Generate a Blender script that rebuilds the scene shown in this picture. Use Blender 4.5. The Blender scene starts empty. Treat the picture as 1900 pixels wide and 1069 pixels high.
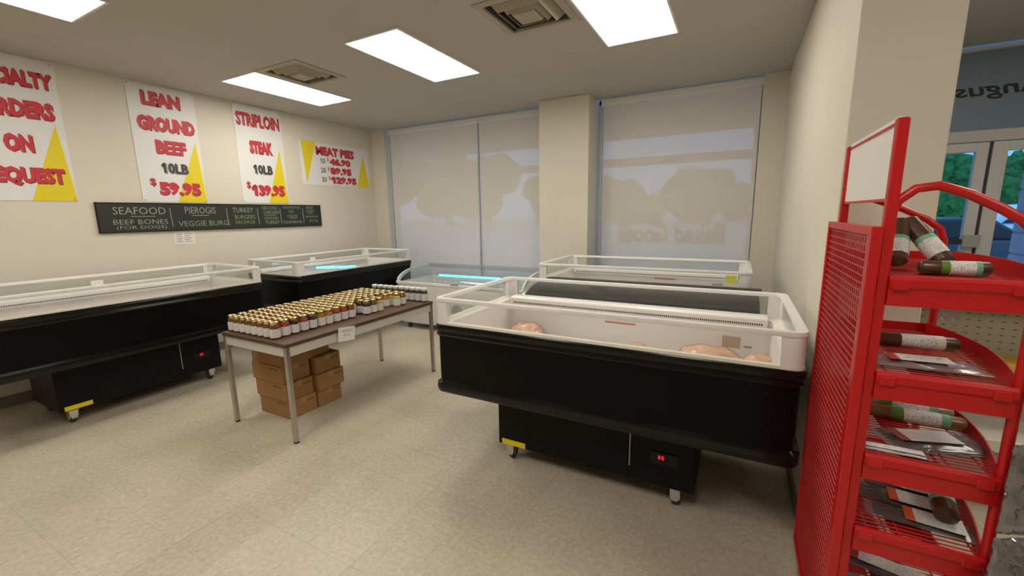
import bpy, bmesh, math, random
from mathutils import Vector, Matrix, noise
random.seed(7)
PI = math.pi
scn = bpy.context.scene
C = scn.collection

# ------------------------------------------------------------------ camera, world, exposure
F_PX, YAW, PITCH, ROLL, HC = 781.49, .49, -.173, -.016, 1.636
cy, sy, cp, sp, cr, sr = math.cos(YAW), math.sin(YAW), math.cos(PITCH), math.sin(PITCH), math.cos(ROLL), math.sin(ROLL)
f0, r0, u0 = Vector((-sy, cy, 0)), Vector((cy, sy, 0)), Vector((0, 0, 1))
fw = f0*cp + u0*sp
u1 = u0*cp - f0*sp
rt, up = r0*cr + u1*sr, u1*cr - r0*sr
cam_data = bpy.data.cameras.new('camera')
cam_data.sensor_width = 36
cam_data.lens = F_PX/1900*36
cam_data.clip_start = .02
cam_data.clip_end = 300
cam = bpy.data.objects.new('camera', cam_data)
C.objects.link(cam)
cam.matrix_world = Matrix(((rt.x, up.x, -fw.x, 0), (rt.y, up.y, -fw.y, 0), (rt.z, up.z, -fw.z, HC), (0, 0, 0, 1)))
scn.camera = cam

world = bpy.data.worlds.new('world')
scn.world = world
world.use_nodes = True
bg = world.node_tree.nodes['Background']
bg.inputs[0].default_value = (.20, .47, .90, 1)
bg.inputs[1].default_value = 1.5

vs = scn.view_settings
vs.view_transform = 'Standard'
vs.look = 'None'
vs.gamma = 1
vs.use_curve_mapping = False
vs.exposure = 0.0
LAMP = 12.2

# ------------------------------------------------------------------ materials
MATS = {}
def _n(nt, t, **kw):
    n = nt.nodes.new(t)
    for k, v in kw.items():
        setattr(n, k, v)
    return n
def mat(name, col, rough=.5, metal=0, spec=.5, var=0, scale=8, bump=0, bscale=60, coat=0, emit=None, estr=0, trans=0):
    if name in MATS:
        return MATS[name]
    m = bpy.data.materials.new(name)
    m.use_nodes = True
    nt = m.node_tree
    b = nt.nodes['Principled BSDF']
    c = (*col, 1)
    b.inputs['Base Color'].default_value = c
    b.inputs['Roughness'].default_value = rough
    b.inputs['Metallic'].default_value = metal
    b.inputs['Specular IOR Level'].default_value = spec
    b.inputs['Coat Weight'].default_value = coat
    tc = _n(nt, 'ShaderNodeTexCoord')
    if var:
        no = _n(nt, 'ShaderNodeTexNoise')
        no.inputs['Scale'].default_value = scale
        no.inputs['Detail'].default_value = 5
        nt.links.new(tc.outputs['Object'], no.inputs['Vector'])
        mx = _n(nt, 'ShaderNodeMix', data_type='RGBA')
        mx.inputs[6].default_value = tuple(max(0, x*(1-var)) for x in col)+(1,)
        mx.inputs[7].default_value = tuple(min(1, x*(1+var)) for x in col)+(1,)
        nt.links.new(no.outputs[0], mx.inputs[0])
        nt.links.new(mx.outputs[2], b.inputs['Base Color'])
    if bump:
        n2 = _n(nt, 'ShaderNodeTexNoise')
        n2.inputs['Scale'].default_value = bscale
        nt.links.new(tc.outputs['Object'], n2.inputs['Vector'])
        bp = _n(nt, 'ShaderNodeBump')
        bp.inputs['Strength'].default_value = bump
        bp.inputs['Distance'].default_value = .01
        nt.links.new(n2.outputs[0], bp.inputs['Height'])
        nt.links.new(bp.outputs[0], b.inputs['Normal'])
    if emit:
        b.inputs['Emission Color'].default_value = (*emit, 1)
        b.inputs['Emission Strength'].default_value = estr
    MATS[name] = m
    return m
def glass(name, tint=(.93, .97, .95), ior=1.45, rough=.02, cloud=0.0, ccol=(.8, .8, .8)):
    if name in MATS:
        return MATS[name]
    m = bpy.data.materials.new(name)
    m.use_nodes = True
    nt = m.node_tree
    nt.nodes.remove(nt.nodes['Principled BSDF'])
    out = nt.nodes['Material Output']
    tr = _n(nt, 'ShaderNodeBsdfTransparent')
    tr.inputs[0].default_value = (*tint, 1)
    gl = _n(nt, 'ShaderNodeBsdfGlossy')
    gl.inputs['Roughness'].default_value = rough
    lw = _n(nt, 'ShaderNodeLayerWeight')
    lw.inputs[0].default_value = .5
    pw = _n(nt, 'ShaderNodeMath', operation='POWER')
    pw.inputs[1].default_value = 4.5
    nt.links.new(lw.outputs['Facing'], pw.inputs[0])
    fr = _n(nt, 'ShaderNodeMath', operation='MULTIPLY_ADD')
    f_n = ((ior-1)/(ior+1))**2
    fr.inputs[1].default_value = .75*(1-f_n)
    fr.inputs[2].default_value = f_n
    nt.links.new(pw.outputs[0], fr.inputs[0])
    mx = _n(nt, 'ShaderNodeMixShader')
    nt.links.new(fr.outputs[0], mx.inputs[0])
    if cloud:
        df = _n(nt, 'ShaderNodeBsdfDiffuse')
        df.inputs[0].default_value = (*ccol, 1)
        m2 = _n(nt, 'ShaderNodeMixShader')
        m2.inputs[0].default_value = cloud
        nt.links.new(tr.outputs[0], m2.inputs[1])
        nt.links.new(df.outputs[0], m2.inputs[2])
        nt.links.new(m2.outputs[0], mx.inputs[1])
    else:
        nt.links.new(tr.outputs[0], mx.inputs[1])
    nt.links.new(gl.outputs[0], mx.inputs[2])
    nt.links.new(mx.outputs[0], out.inputs[0])
    MATS[name] = m
    return m

M_WALL = mat('cream_paint', (.72, .67, .57), .6, var=.03, scale=2, bump=.03, bscale=90)
M_CEIL = mat('ceiling_paint', (.50, .47, .41), .8, var=.03, scale=3)
M_BLACK = mat('black_gloss_plastic', (.005, .005, .005), .18, spec=.35)
M_BLACKB = mat('black_body_panel', (.004, .004, .004), .32, spec=.12)
M_BLACKM = mat('black_matte_metal', (.005, .005, .005), .5, spec=.2)
M_WHITE = mat('white_plastic', (.82, .80, .78), .35)
M_LINER = mat('white_liner', (.86, .81, .79), .4)
M_CREAM = mat('cream_rail', (.82, .80, .70), .3)
M_CHROME = mat('chrome', (.75, .74, .72), .22, metal=1)
M_STEEL = mat('brushed_steel', (.55, .53, .50), .38, metal=1)
M_GREY = mat('grey_metal', (.42, .41, .40), .45, metal=.3)
M_DARK = mat('dark_grey', (.03, .03, .032), .5)
M_YEL = mat('yellow_tape', (.85, .68, .01), .45)
M_RED = mat('red_enamel', (.52, .006, .008), .35, var=.06, scale=4)
M_REDD = mat('red_wire', (.50, .03, .03), .4)
M_LED = mat('red_display', (.3, 0, 0), .4, emit=(1, .02, .04), estr=1.2)
M_BLUE = mat('blue_reflection', (.1, .4, .9), .4, emit=(.06, .50, 1), estr=5)  # emission stands in for blue reflections in freezer glass
M_PAPER = mat('white_paper', (.82, .81, .76), .7)
M_INK = mat('black_ink', (.03, .03, .03), .7)
M_INKG = mat('grey_ink', (.25, .25, .24), .7)
M_SIGN = mat('white_sign_board', (.80, .79, .78), .5)
M_SRED = mat('sign_red', (.62, .035, .055), .5)
M_SSHD = mat('sign_dark_red', (.25, .05, .05), .5)
M_SYEL = mat('sign_yellow', (.82, .66, .015), .5)
M_SBLK = mat('sign_black', (.05, .05, .05), .5)
M_BOARD = mat('chalkboard', (.022, .025, .022), .55, var=.35, scale=3)
M_CHALK = mat('chalk', (.34, .37, .33), .9)
M_CHALKG = mat('green_chalk', (.26, .36, .17), .9)
M_CARD = mat('cardboard', (.36, .19, .075), .8, var=.08, scale=9)
M_CARDD = mat('cardboard_print', (.14, .07, .03), .8)
M_WOOD = mat('brown_laminate', (.10, .052, .033), .4, var=.3, scale=22)
M_GOLD = mat('gold_lid', (.74, .61, .33), .30, metal=1)
M_WLID = mat('white_lid', (.85, .85, .83), .35)
M_GLASS = glass('clear_glass')
M_GLASSG = glass('greenish_glass', (.95, .97, .96), 1.5, cloud=.02)
M_WGLASS = glass('window_glass', (.92, .95, .97), 1.2)
M_DGLASS = glass('smoked_glass', (.10, .11, .12), 1.45, .08, cloud=.35, ccol=(.03, .034, .036))
M_FILM = glass('clear_film', (.90, .86, .87), 1.5, .12, cloud=.18, ccol=(.5, .45, .46))
M_FILMS = glass('silver_film', (.62, .62, .64), 2.8, .10, cloud=.35, ccol=(.22, .21, .22))
M_JERKY = mat('jerky_brown', (.055, .025, .015), .4, bump=.6, bscale=50)
M_SAUS = mat('sausage_brown', (.09, .04, .02), .3)
M_LGRN = mat('label_green', (.20, .45, .28), .5)
M_GRN = mat('tab_green', (.12, .25, .03), .5)
M_ORG = mat('tab_orange', (.75, .12, .02), .5)
M_MEAT = mat('chicken_pink', (.95, .50, .34), .45, var=.25, scale=14)
M_TREE = mat('tree_leaves', (.05, .22, .05), .8, var=.6, scale=3)
M_BARK = mat('bark', (.08, .05, .03), .9)
M_BASEB = mat('taupe_baseboard', (.22, .19, .16), .55)
M_ALU = mat('aluminium_frame', (.62, .60, .57), .5)

# label paper with printed lines
def label_mat():
    m = mat('printed_label', (.80, .79, .77), .6)
    nt = m.node_tree
    b = nt.nodes['Principled BSDF']
    tc = _n(nt, 'ShaderNodeTexCoord')
    w = _n(nt, 'ShaderNodeTexNoise')
    w.inputs['Scale'].default_value = 1
    mp = _n(nt, 'ShaderNodeMapping')
    mp.inputs['Scale'].default_value = (330, 330, 110)
    nt.links.new(tc.outputs['Object'], mp.inputs[0])
    nt.links.new(mp.outputs[0], w.inputs['Vector'])
    r = _n(nt, 'ShaderNodeValToRGB')
    r.color_ramp.elements[0].position = .40
    r.color_ramp.elements[0].color = (.48, .48, .48, 1)
    r.color_ramp.elements[1].position = .5
    r.color_ramp.elements[1].color = (.80, .79, .77, 1)
    nt.links.new(w.outputs[0], r.inputs[0])
    nt.links.new(r.outputs[0], b.inputs['Base Color'])
    return m
M_LABEL = label_mat()

def tile_mat():
    m = mat('vinyl_tile', (.5, .45, .36), .42)
    nt = m.node_tree
    b = nt.nodes['Principled BSDF']
    g = _n(nt, 'ShaderNodeNewGeometry')
    d = _n(nt, 'ShaderNodeVectorMath', operation='DIVIDE')
    d.inputs[1].default_value = (.305, .305, 1)
    nt.links.new(g.outputs['Position'], d.inputs[0])
    fl = _n(nt, 'ShaderNodeVectorMath', operation='FLOOR')
    nt.links.new(d.outputs[0], fl.inputs[0])
    wn = _n(nt, 'ShaderNodeTexWhiteNoise', noise_dimensions='2D')
    nt.links.new(fl.outputs[0], wn.inputs['Vector'])
    n1 = _n(nt, 'ShaderNodeTexNoise')
    n1.inputs['Scale'].default_value = 38
    n1.inputs['Detail'].default_value = 6
    n1.inputs['Roughness'].default_value = .65
    nt.links.new(g.outputs['Position'], n1.inputs['Vector'])
    n2 = _n(nt, 'ShaderNodeTexNoise')
    n2.inputs['Scale'].default_value = 1.6
    n2.inputs['Detail'].default_value = 3
    nt.links.new(g.outputs['Position'], n2.inputs['Vector'])
    a = _n(nt, 'ShaderNodeMath', operation='MULTIPLY_ADD')
    a.inputs[1].default_value = .10
    nt.links.new(wn.outputs['Value'], a.inputs[0])
    nt.links.new(n1.outputs[0], a.inputs[2])
    a2 = _n(nt, 'ShaderNodeMath', operation='MULTIPLY_ADD')
    a2.inputs[1].default_value = .55
    nt.links.new(n2.outputs[0], a2.inputs[0])
    nt.links.new(a.outputs[0], a2.inputs[2])
    r = _n(nt, 'ShaderNodeValToRGB')
    r.color_ramp.elements[0].position = .55
    r.color_ramp.elements[0].color = (.40, .345, .255, 1)
    r.color_ramp.elements[1].position = 1.1
    r.color_ramp.elements[1].color = (.60, .535, .42, 1)
    nt.links.new(a2.outputs[0], r.inputs[0])
    nt.links.new(r.outputs[0], b.inputs['Base Color'])
    return m
M_TILE = tile_mat()

def blind_mat():
    m = bpy.data.materials.new('roller_screen_fabric')
    m.use_nodes = True
    nt = m.node_tree
    nt.nodes.remove(nt.nodes['Principled BSDF'])
    out = nt.nodes['Material Output']
    df = _n(nt, 'ShaderNodeBsdfDiffuse')
    df.inputs[0].default_value = (.84, .775, .69, 1)
    tl = _n(nt, 'ShaderNodeBsdfTranslucent')
    tl.inputs[0].default_value = (.75, .72, .68, 1)
    tr = _n(nt, 'ShaderNodeBsdfTransparent')
    a = _n(nt, 'ShaderNodeMixShader')
    a.inputs[0].default_value = .08
    nt.links.new(df.outputs[0], a.inputs[1])
    nt.links.new(tl.outputs[0], a.inputs[2])
    b = _n(nt, 'ShaderNodeMixShader')
    b.inputs[0].default_value = .105
    nt.links.new(a.outputs[0], b.inputs[1])
    nt.links.new(tr.outputs[0], b.inputs[2])
    nt.links.new(b.outputs[0], out.inputs[0])
    return m
M_BLIND = blind_mat()

# ------------------------------------------------------------------ mesh helpers
class MB:
    def __init__(s):
        s.v = []
        s.f = []
    def box(s, x0, y0, z0, x1, y1, z1):
        n = len(s.v)
        s.v += [(x0, y0, z0), (x1, y0, z0), (x1, y1, z0), (x0, y1, z0), (x0, y0, z1), (x1, y0, z1), (x1, y1, z1), (x0, y1, z1)]
        s.f += [tuple(n+i for i in q) for q in ((3, 2, 1, 0), (4, 5, 6, 7), (0, 1, 5, 4), (1, 2, 6, 5), (2, 3, 7, 6), (3, 0, 4, 7))]
        return s
    def ring_loft(s, rings, cap0=True, cap1=True):
        k = len(rings[0])
        n = len(s.v)
        for r in rings:
            s.v += [tuple(p) for p in r]
        for i in range(len(rings)-1):
            for j in range(k):
                a, b = n+i*k+j, n+i*k+(j+1) % k
                s.f.append((a, b, b+k, a+k))
        if cap0:
            s.f.append(tuple(n+j for j in reversed(range(k))))
        if cap1:
            e = n+(len(rings)-1)*k
            s.f.append(tuple(e+j for j in range(k)))
        return s
    def lathe(s, prof, cx=0, cyy=0, n=14):
        rings = [[(cx+r*math.cos(2*PI*j/n), cyy+r*math.sin(2*PI*j/n), z) for j in range(n)] for r, z in prof]
        return s.ring_loft(rings)
    def tube(s, pts, r, n=8, closed=False):
        P = [Vector(p) for p in pts]
        rings = []
        pn = None
        for i, p in enumerate(P):
            if i == 0:
                t = P[1]-P[0]
            elif i == len(P)-1:
                t = P[-1]-P[-2]
            else:
                t = (P[i+1]-P[i]).normalized()+(P[i]-P[i-1]).normalized()
            t.normalize()
            if pn is None:
                a = Vector((0, 0, 1)) if abs(t.z) < .9 else Vector((1, 0, 0))
                pn = t.cross(a).normalized()
            else:
                pn = (pn-t*pn.dot(t)).normalized()
            b = t.cross(pn)
            rings.append([p+(pn*math.cos(2*PI*j/n)+b*math.sin(2*PI*j/n))*r for j in range(n)])
        return s.ring_loft(rings)
    def prism(s, poly, axis, a, b):
        def P(p, t):
            return {0: (t, p[0], p[1]), 1: (p[0], t, p[1]), 2: (p[0], p[1], t)}[axis]
        return s.ring_loft([[P(p, a) for p in poly], [P(p, b) for p in poly]])
    def quad(s, *pts):
        n = len(s.v)
        s.v += [tuple(p) for p in pts]
        s.f.append(tuple(range(n, n+len(pts))))
        return s
    def mesh(s, name, bevel=0, seg=1, smooth=False, recalc=True):
        me = bpy.data.meshes.new(name)
        bm = bmesh.new()
        vs_ = [bm.verts.new(p) for p in s.v]
        for f in s.f:
            try:
                bm.faces.new([vs_[i] for i in f])
            except ValueError:
                pass
        if recalc:
            bmesh.ops.recalc_face_normals(bm, faces=bm.faces)
        if bevel:
            ed = [e for e in bm.edges if len(e.link_faces) == 2 and e.calc_face_angle(0) > .6]
            bmesh.ops.bevel(bm, geom=ed, offset=bevel, segments=seg, profile=.5, affect='EDGES', clamp_overlap=True)
        if smooth:
            for f in bm.faces:
                f.smooth = True
            for e in bm.edges:
                if len(e.link_faces) == 2 and e.calc_face_angle(0) > .7:
                    e.smooth = False
        bm.to_mesh(me)
        bm.free()
        return me
    def build(s, name, material, parent=None, bevel=0, seg=1, smooth=False, loc=None):
        return link(name, s.mesh(name, bevel, seg, smooth), material, parent, loc)
def link(name, me, material, parent=None, loc=None):
    if material and not me.materials:
        me.materials.append(material)
    o = bpy.data.objects.new(name, me)
    C.objects.link(o)
    if parent:
        o.parent = parent
    if loc is not None:
        o.location = loc
    return o
def bx(name, material, parent, x0, y0, z0, x1, y1, z1, bevel=0, seg=1):
    return MB().box(x0, y0, z0, x1, y1, z1).build(name, material, parent, bevel, seg)
def tag(o, label, cat, group=None):
    o['label'] = label
    o['category'] = cat
    if group:
        o['group'] = group
    return o
def thing(name, label, cat, loc=(0, 0, 0), rotz=0, group=None):
    o = bpy.data.objects.new(name, None)
    o.empty_display_size = .1
    C.objects.link(o)
    o.location = loc
    o.rotation_euler = (0, 0, rotz)
    return tag(o, label, cat, group)
def struct(o):
    o['kind'] = 'structure'
    return o
KIDS = {}
def copy_tree(o, parent=None):
    c = o.copy()
    C.objects.link(c)
    c.parent = parent
    for ch in [x for x in C.objects if x.parent == o]:
        copy_tree(ch, c)
    return c
def rrect(x0, y0, x1, y1, r, z, n=5):
    out = []
    for cx, cyy, a0 in ((x1-r, y0+r, -PI/2), (x1-r, y1-r, 0), (x0+r, y1-r, PI/2), (x0+r, y0+r, PI)):
        for i in range(n+1):
            a = a0+PI/2*i/n
            out.append((cx+r*math.cos(a), cyy+r*math.sin(a), z))
    return out
def text_mesh(body, w, h, bold=.02, depth=0.0, shear=0):
    cu = bpy.data.curves.new('t', 'FONT')
    cu.body = body
    cu.offset = bold
    cu.extrude = depth
    cu.resolution_u = 2
    cu.shear = shear
    o = bpy.data.objects.new('t', cu)
    C.objects.link(o)
    dg = bpy.context.evaluated_depsgraph_get()
    me = bpy.data.meshes.new_from_object(o.evaluated_get(dg))
    bpy.data.objects.remove(o)
    bpy.data.curves.remove(cu)
    if body[0] == '1':
        bm = bmesh.new()
        bm.from_mesh(me)
        v0 = min(bm.verts, key=lambda v: v.co.x)
        isl, todo = {v0}, [v0]
        while todo:
            for e in todo.pop().link_edges:
                for q in e.verts:
                    if q not in isl:
                        isl.add(q)
                        todo.append(q)
        ax0, ax1 = min(v.co.x for v in isl), max(v.co.x for v in isl)
        ay1 = max(v.co.y for v in isl)
        bwid = ax1-ax0
        fl = [bm.verts.new(p) for p in ((ax0+bwid*.3, ay1, 0), (ax0-bwid*.95, ay1-bwid*.95, 0), (ax0-bwid*.95, ay1-bwid*1.9, 0), (ax0+bwid*.3, ay1-bwid*1.15, 0))]
        bm.faces.new(fl)
        bm.to_mesh(me)
        bm.free()
    xs = [v.co.x for v in me.vertices]
    ys = [v.co.y for v in me.vertices]
    x0, x1, y0, y1 = min(xs), max(xs), min(ys), max(ys)
    sx = w/(x1-x0)
    sy_ = h/(y1-y0) if h else sx
    for v in me.vertices:
        v.co.x = (v.co.x-x0)*sx
        v.co.y = (v.co.y-y0)*sy_
    me.materials.clear()
    return me
WALLROT = (PI/2, 0, PI/2)      # local x -> +y, local y -> +z, local z -> +x

# ------------------------------------------------------------------ room shell
XL, YB, H = -5.704, 5.66, 3.089
XR, XR2, YC = .385, .712, 2.34       # partition on the right, its near end
X2, Y0 = 4.2, -3.2

# floor: slab, then vinyl tiles 0.305 m
floor = struct(bx('floor', mat('tile_seam', (.36, .31, .23), .8), None, XL-.1, Y0, -.06, X2, YB+.25, -.0008))
T = .305
tm = MB().box(.0005, .0005, -.0008, T-.0005, T-.0005, 0).mesh('floor_tile')
tm.materials.append(M_TILE)
cells = []
i0, i1, j0, j1 = int(math.floor(XL/T)), int(X2/T), int(math.floor(Y0/T)), int(math.floor(YB/T))
for i in range(i0, i1):
    for j in range(j0, j1+1):
        x, y = (i+.5)*T, (j+.5)*T-.05+.001
        d = Vector((x, y, -HC))
        z = d.dot(fw)
        if z > .3:
            px, py = 950+F_PX*d.dot(rt)/z, 534.5-F_PX*d.dot(up)/z
            vis = -60 < px < 1960 and -60 < py < 1130 and x < XR+.3 and not (x < -4.75)
        else:
            vis = False
        cells.append((0 if vis else 1, d.length, i*T, j*T-.05))
cells.sort()
rest = MB()
for k, (nv, dd, x, y) in enumerate(cells):
    if k < 300 and not nv:
        link('floor_tile', tm, M_TILE, floor, (x, y, 0))
    else:
        rest.box(x+.0005, y+.0005, -.0008, x+T-.0005, y+T-.0005, 0)
ro = rest.build('floor_tiles', M_TILE, floor)
ro['kind'] = 'stuff'

VENTS = [(-1.46, 3.05), (-4.04, 3.09)]
VH = .245
cxs = [XL-.1]+sorted(q for v in VENTS for q in (v[0]-VH, v[0]+VH))+[X2]
cys = [Y0]+sorted(q for v in VENTS for q in (v[1]-VH, v[1]+VH))+[YB+.02]
cm = MB()
for a in range(len(cxs)-1):
    if a % 2 == 0:
        cm.box(cxs[a], Y0, H, cxs[a+1], YB+.02, H+.1)
    else:
        vy = [v for v in VENTS if abs(v[0]-(cxs[a]+cxs[a+1])/2) < .01][0][1]
        cm.box(cxs[a], Y0, H, cxs[a+1], vy-VH, H+.1)
        cm.box(cxs[a], vy+VH, H, cxs[a+1], YB+.02, H+.1)
struct(cm.build('ceiling', M_CEIL, None))
ceil = bpy.data.objects['ceiling']
bx('seam', M_GREY, ceil, -1.62, 3.985, H-.001, -1.28, 3.988, H+.002)
struct(bx('wall_left', M_WALL, None, XL-.12, Y0, 0, XL, YB+.2, H))
struct(bx('wall_front', M_WALL, None, XL-.12, Y0-.12, 0, X2, Y0, H))
struct(bx('wall_far_right', M_WALL, None, X2, Y0, 0, X2+.12, YB+.2, H))
struct(bx('wall_right', M_WALL, None, XR, YC, 0, XR2, YB, H, .008, 2))
# baseboards
struct(bx('baseboard_right', M_BASEB, None, XR-.010, YC-.010, 0, XR2+.010, YB-.2, .10, .004))
struct(bx('baseboard_left', M_BASEB, None, XL, Y0, 0, XL+.01, YB-.1, .10, .003))
# back wall: piers, sills, pillar
W1a, WG, PA, PF, PB, W2a, W2b, HR = -5.407, -3.588, -2.405, 5.333, -1.721, -1.697, .148, 3.0
bw = MB()
bw.box(XL, 5.60, 0, W1a, YB+.2, H)
bw.box(W1a, YB+.0, 0, PA, YB+.2, .32)
bw.box(PB, YB+.0, 0, W2b, YB+.2, .32)
bw.box(PA, YB+.0, 0, PB, YB+.2, H)
bw.box(W2b, 5.60, 0, XR2, YB+.2, H)
struct(bw.build('wall_back', M_WALL, None))
struct(bx('pillar', M_WALL, None, PA, PF, 0, PB, YB, H, .006, 2))
bpy.data.objects['pillar'].name = 'wall_pillar'

# windows with frame, pane
def window(n, x0, x1, mull):
    root = bpy.data.objects.new('window_%d' % n, None)
    C.objects.link(root)
    struct(root)
    y = YB+.10
    fr = MB()
    for a in (x0, x1-.05):
        fr.box(a, y, .32, a+.05, y+.08, H)
    for a in mull:
        fr.box(a-.03, y, .32, a+.03, y+.08, H)
    fr.box(x0, y, .32, x1, y+.08, .37)
    fr.box(x0, y, H-.06, x1, y+.08, H)
    fr.build('window_frame', M_ALU, root, .004)
    ed = [x0+.05]+[q for a in mull for q in (a-.03, a+.03)]+[x1-.05]
    for k in range(0, len(ed), 2):
        bx('pane', M_WGLASS, root, ed[k], y+.035, .37, ed[k+1], y+.041, H-.06)
    return root
window(1, W1a, PA, [WG-.03])
window(2, PB, W2b, [])

# roller blinds
def blind(x0, x1, label):
    r = thing('roller_blind', label, 'blind', ((x0+x1)/2, YB+.03, 0), 0, 'roller blinds on the windows')
    w = (x1-x0)/2
    MB().quad((-w, 0, .42), (w, 0, .42), (w, 0, HR+.01), (-w, 0, HR+.01)).build('fabric', M_BLIND, r)
    bx('head_rail', M_WHITE, r, -w-.02, -.045, HR, w+.02, .045, H-.012, .006, 2)
    bx('bottom_bar', M_WHITE, r, -w, -.012, .39, w, .012, .42, .004)
    ch = MB()
    ch.tube([(-w-.012, -.03, HR), (-w-.012, -.03, 1.1)], .003, 6)
    ch.build('pull_chain', M_WHITE, r)
    return r
blind(W1a+.055, WG-.012, 'wide off-white roller blind between the left wall and the dark window gap')
blind(WG+.028, PA-.004, 'narrow off-white roller blind between the dark window gap and the square pillar')
blind(W2a+.055, W2b-.012, 'large off-white roller blind with reversed lettering and treeline showing through')
# lettering on the outside of the window glass (reads from outside)
t = link('window_lettering', text_mesh('Baked Goods', 1.30, .27, .035), mat('sign_vinyl_dark', (.02, .02, .02), .6), None)
t.location = (-.13, YB+.085, 1.232)
t.rotation_euler = (PI/2, 0, PI)
t.data.name = 'window_lettering'
tag(t, 'reversed Baked Goods lettering on the glass behind the large blind', 'lettering')

# storefront at the right, same wall line
st = bpy.data.objects.new('door_1', None)
C.objects.link(st)
struct(st)
yy = YB+.06
fm = MB()
fm.box(XR2, yy, 2.24, X2, yy+.1, 2.345)
fm.box(XR2, yy, H-.04, X2, yy+.1, H)
fm.build('header_bar', mat('pale_frame', (.55, .53, .49), .5), st, .004)
def leaf(x0, x1, s0, s1):
    f = MB()
    f.box(x0, yy+.01, .02, x0+s0, yy+.07, 2.235)
    f.box(x1-s1, yy+.01, .02, x1, yy+.07, 2.235)
    f.box(x0+s0, yy+.01, 2.15, x1-s1, yy+.07, 2.235)
    f.box(x0+s0, yy+.01, .02, x1-s1, yy+.07, .25)
    lf = f.build('door_leaf', M_ALU, st, .004)
    bx('pane', M_WGLASS, lf, x0+s0, yy+.035, .25, x1-s1, yy+.041, 2.15)
    return lf
l1 = leaf(.74, 2.035, .08, .085)
l2 = leaf(2.06, 2.75, .105, .08)
leaf(2.78, X2, .08, .08)
bx('astragal', M_DARK, st, 2.035, yy+.02, .02, 2.06, yy+.06, 2.235)
hb = MB()
hb.box(1.93, yy-.05, 1.25, 2.06, yy+.01, 1.37)
hb.build('lock_box', M_GREY, l1, .006)
bx('push_bar', M_DARK, l1, .85, yy-.07, 1.28, 1.93, yy-.04, 1.33, .006)
bx('transom_panel', mat('slate_panel', (.20, .27, .33), .45, var=.05, scale=2), st, XR2, yy+.045, 2.345, X2, yy+.065, H-.04)
t = link('transom_lettering', text_mesh('Angus', .62, .16, .02, 0, .2), mat('sign_vinyl_dark', (.02, .02, .02), .6), st)
t.location = (2.36, yy+.044, 2.62)
t.rotation_euler = (PI/2, 0, PI)

# ------------------------------------------------------------------ outside
g = struct(bx('ground_outside', mat('concrete_pale', (.66, .65, .62), .9, var=.08, scale=.6), None, -140, YB+.26, -.3, 140, 190, -.02))
cn = MB()
cn.box(-9, YB+.25, 2.98, 9, 8.3, 3.2)
struct(cn.build('canopy_soffit', mat('soffit_grey', (.22, .23, .25), .8), None))
bx('canopy_beam', mat('soffit_beam', (.35, .34, .33), .8), bpy.data.objects['canopy_soffit'], -9, 7.95, 2.47, 9, 8.10, 2.60)
wing = struct(bx('wall_outside_wing', mat('lilac_siding', (.50, .42, .48), .8), None, 3.05, YB+.45, -.02, 3.2, 7.6, 2.95))
for k in range(11):
    bx('siding_board', mat('lilac_siding', (.50, .42, .48), .8), wing, 3.03, YB+.45, .03+k*.26, 3.05, 7.6, .03+k*.26+.24, .004)
def tree(x, y, h, r, label):
    root = thing('tree', label, 'tree', (x, y, -.02), 0, 'trees across the parking lot')
    MB().lathe([(.04*h, 0), (.03*h, h*.35), (.012*h, h*.7)], n=8).build('trunk', M_BARK, root, smooth=True)
    rnd = random.Random(int(x*31+y*7))
    bm = bmesh.new()
    for q in range(11):
        c = Vector((rnd.uniform(-r, r)*.75, rnd.uniform(-r, r)*.6, h*rnd.uniform(.24, .70)))
        rr = min(r, h*.62)*rnd.uniform(.36, .55)
        res = bmesh.ops.create_icosphere(bm, subdivisions=4, radius=1)
        for v in res['verts']:
            d = v.co.copy()
            v.co = c+d*rr*(1+.28*noise.noise(d*3+c)+.22*noise.noise(d*8+c)+.16*noise.noise(d*17+c))
    me = bpy.data.meshes.new('crown')
    bm.to_mesh(me)
    bm.free()
    link('crown', me, M_TREE, root)
TR = [(-60, 62, 17, 6.5), (-47, 64, 16, 6.5), (-36, 60, 13, 5.0), (-26, 66, 8.0, 5.5), (-15, 61, 7.6, 5.5), (-4, 66, 8.3, 5.5), (7, 61, 7.8, 5.5), (20, 66, 7.8, 5.5), (30, 78, 10, 6.0), (38, 62, 11, 5.5)]
TL_ = ['first', 'second', 'third', 'fourth', 'fifth', 'sixth', 'seventh', 'eighth', 'ninth', 'tenth']
for k, (x, y, h, r) in enumerate(TR):
    tree(x, y, h, r, 'leafy green tree across the parking lot, %s from the left' % TL_[k])
def car(x, y, rz, col, label, hgt=1.42):
    root = thing('parked_car', label, 'car', (x, y, -.02), rz)
    k = hgt/1.42
    m = mat('car_paint_%s' % col[0], col[1], .3, coat=.5)
    low = [(-2.1, .28), (2.1, .28), (2.15, .55), (2.05, .78), (1.1, .9), (-1.95, .92), (-2.12, .7)]
    up_ = [(1.15, .88), (.45, 1.36), (-.2, 1.42), (-1.2, 1.38), (-1.95, .9)]
    MB().prism([(a, b*k) for a, b in low], 1, -.86, .86).build('car_body', m, root, .06, 2)
    MB().prism([(a, b*k) for a, b in up_], 1, -.70, .70).build('car_cabin', m, root, .05, 2)
    win = [(.98, .93), (.42, 1.30), (-.2, 1.35), (-1.15, 1.31), (-1.6, .95)]
    for s in (-1, 1):
        MB().prism([(a, b*k) for a, b in win], 1, s*.70, s*.715).build('car_window', M_DARK, root)
    for wx in (-1.35, 1.35):
        for s in (-1, 1):
            w = MB()
            w.ring_loft([[(wx+.33*math.cos(a*PI/8), s*q, .33+.33*math.sin(a*PI/8)) for a in range(16)] for q in (.70, .90)])
            w.build('wheel', M_DARK, root, .03)
    return root
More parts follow.
